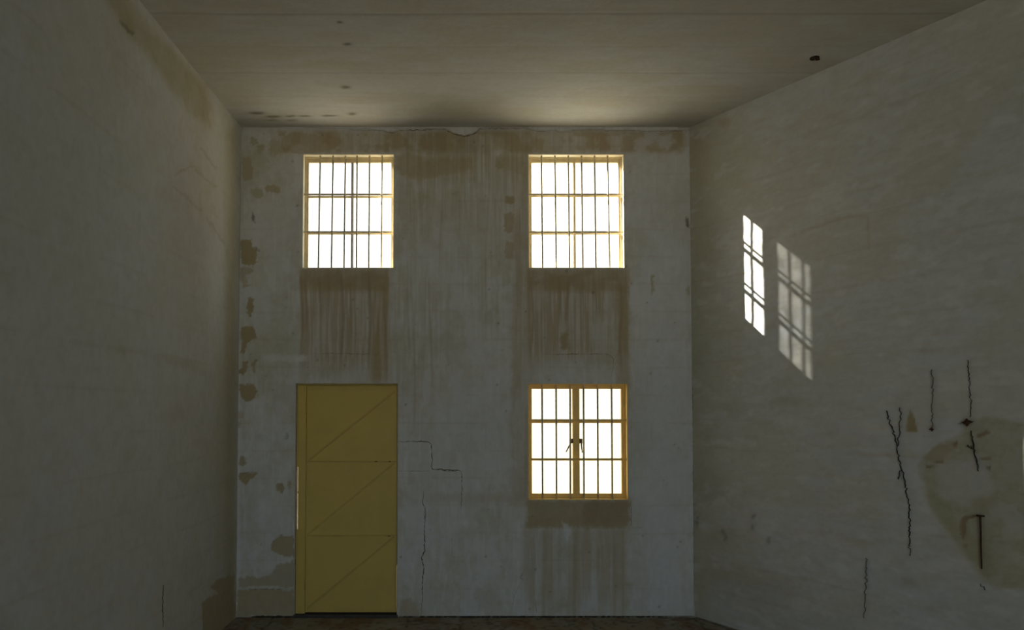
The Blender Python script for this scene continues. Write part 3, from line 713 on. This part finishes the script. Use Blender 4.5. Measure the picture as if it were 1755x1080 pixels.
# folded edge of the sheet all round
bm = bmesh.new(); e = .020
bx(bm, jl+.001, jl+e*.5, YD-.004, YD+.001, zb, zt); bx(bm, xr-e, xr, YD-.004, YD+.001, zb, zt); bx(bm, jl+e*.5, xr-e, YD-.004, YD+.001, zt-e*1.6, zt); bx(bm, jl+e*.5, xr-e, YD-.004, YD+.001, zb, zb+e)
sub('leaf_edge', bm, M_door, leaf, .001)
rails = [dz(791.5), dz(918.5)]
for z in rails:
    bm = bmesh.new(); bx(bm, jl+e*.5, xr-e*.2, YD-.012, YD+.001, z-.006, z+.006); sub('rail', bm, M_doordk, leaf, .002)
for za, zb2 in ((rails[0]+.012, zt-.05), (rails[1]+.012, rails[0]-.012), (zb+.03, rails[1]-.012)):
    a = Vector((jl+.02, za)); b = Vector((xr-.025, zb2)); t = (b-a).normalized(); s = Vector((-t.y, t.x))*.008
    bm = bmesh.new(); vs = [bm.verts.new((p.x, y, p.y)) for y in (YD-.008, YD+.001) for p in (a+s, a-s, b-s, b+s)]
    for f in ((0, 1, 2, 3), (4, 5, 6, 7), (0, 1, 5, 4), (1, 2, 6, 5), (2, 3, 7, 6), (3, 0, 4, 7)): bm.faces.new([vs[i] for i in f])
    sub('diagonal_brace', bm, M_doordk, leaf, .0015)
for u, v, r in ((645, 791, .009), (668, 791, .008), (667, 919, .007)):
    q = on_back(u, v, YD-.01); bm = bmesh.new(); tube(bm, [(q.x-r*1.3, YD-.016, q.z), (q.x, YD-.017, q.z), (q.x+r*1.3, YD-.016, q.z)], [r*.35, r*.5, r*.3]); sub('rusty_bolt', bm, M_rust, leaf)
for v in (700, 1002):                          # hinges at the jamb
    z = dz(v); bm = bmesh.new(); tube(bm, [(jl-.002, YD-.010, z-.05), (jl-.002, YD-.010, z+.05)], .006); part('hinge', bm, M_doordk, d, smooth=True)
bm = bmesh.new(); bx(bm, x0-.01, x1+.01, D-.012, YO, -.005, z0+.008); part('threshold', bm, mat('blackened threshold', (.06, .055, .05), .8, nscale=30, namt=.3), d, .003)

# ------------------------------------------------------------------ rusty ironwork left in the right wall; disc for a ceiling hole
def iron(name, fn, u, v, build, label, cat):
    o = fn(u, v); t = empty(name, o); tag(t, label, cat); build(t, o); return t
def b_rod(t, o):
    p0 = on_right(1682, 884); p1 = on_right(1684, 975); s = RD
    bm = bmesh.new(); tube(bm, [p0 + RN*.014, (p0+p1)/2 + RN*.013, p1 + RN*.010], [.0065, .0055, .0042]); part('rod', bm, M_rust, t, smooth=True)
    bm = bmesh.new(); tube(bm, [p0 - s*.022 + RN*.012, p0 + s*.022 + RN*.012], .006); part('crosspiece', bm, M_rust, t, smooth=True)
iron('rusty_rod', on_right, 1682, 980, b_rod, 'rusty T-headed iron rod fixed upright in the bare plaster patch', 'rod')
def b_stub(R):
    def f(t, o):
        bm = bmesh.new(); tube(bm, [o - RN*.01, o + RN*.012, o + RN*.03], [R, R*.9, R*.6], 9); part('shank', bm, M_rust, t)
        bm = bmesh.new()
        vs = [bm.verts.new(o + RN*.0075 + (RD*math.cos(k*math.pi/6) + Vector((0, 0, 1))*math.sin(k*math.pi/6))*R*(2.6 if k % 3 == 0 else 1.5)*random.uniform(.8, 1.2)) for k in range(12)]
        c = bm.verts.new(o + RN*.012)
        for k in range(12): bm.faces.new((vs[k], vs[(k+1) % 12], c))
        part('rust_crust', bm, M_rust, t)
    return f
iron('iron_stub', on_right, 1658, 724, b_stub(.013), 'larger rusted iron stub where the long crack crosses bare plaster', 'stub')
iron('iron_stub', on_right, 1598, 736, b_stub(.007), 'small rusted iron stub at the foot of a hairline crack', 'stub')
def b_hole(t, o):  # disc and bent tube added to stand for a dark ceiling hole
    bm = bmesh.new(); tube(bm, [o + Vector((0, 0, .01)), o + Vector((0, 0, -.006))], .034, 16); part('plate', bm, M_rust, t)
    bm = bmesh.new(); tube(bm, [o + Vector((0, 0, -.004)), o + Vector((.01, -.01, -.022)), o + Vector((.03, -.02, -.020))], .006); part('hole_mark', bm, M_rust, t, smooth=True)
iron('ceiling_hole', on_ceil, 1396, 99, b_hole, 'dark rusty disc drawn for a hole in the ceiling near the right wall', 'hole_mark')

# ------------------------------------------------------------------ outdoors: what the sun and sky act on
bm = bmesh.new()
vs = [bm.verts.new(p) for p in ((-60, -60, -.21), (60, -60, -.21), (60, 90, -.21), (-60, 90, -.21))]; bm.faces.new(vs)
tag(obj('ground', bm, M_ground), 'pale dry yard outside the windows', kind='structure')
bm = bmesh.new(); bx(bm, -2.9, 1.35, YO, YO+1.25, O_low[3]+.10, O_low[3]+.20)  # added out of view to keep direct sun off the low window
tag(obj('sun_blocker_1', bm, M_conc, None, .01), 'unseen concrete canopy added over door and low window to block sun', kind='structure')
bm = bmesh.new(); bx(bm, XL-.35, XL-.02, YO, YO+.60, -.2, TOP+.35)  # added out of view to cut the sunbeam into the left window
tag(obj('sun_blocker_2', bm, M_conc, None, .01), 'unseen concrete buttress added beside the high left window to block sun', kind='structure')

# portals guide the sky light through each opening
for O in (O_left, O_right, O_low, OPEN):
    l = bpy.data.lights.new('window_portal', 'AREA'); l.shape = 'RECTANGLE'; l.size = O[1]-O[0]; l.size_y = O[3]-O[2]
    l.cycles.is_portal = True
    o = bpy.data.objects.new('window_portal', l); C.objects.link(o)
    o.location = ((O[0]+O[1])/2, D+.16 if O is not OPEN else YB-.2, (O[2]+O[3])/2); o.rotation_euler = (-math.pi/2 if O is not OPEN else math.pi/2, 0, 0)
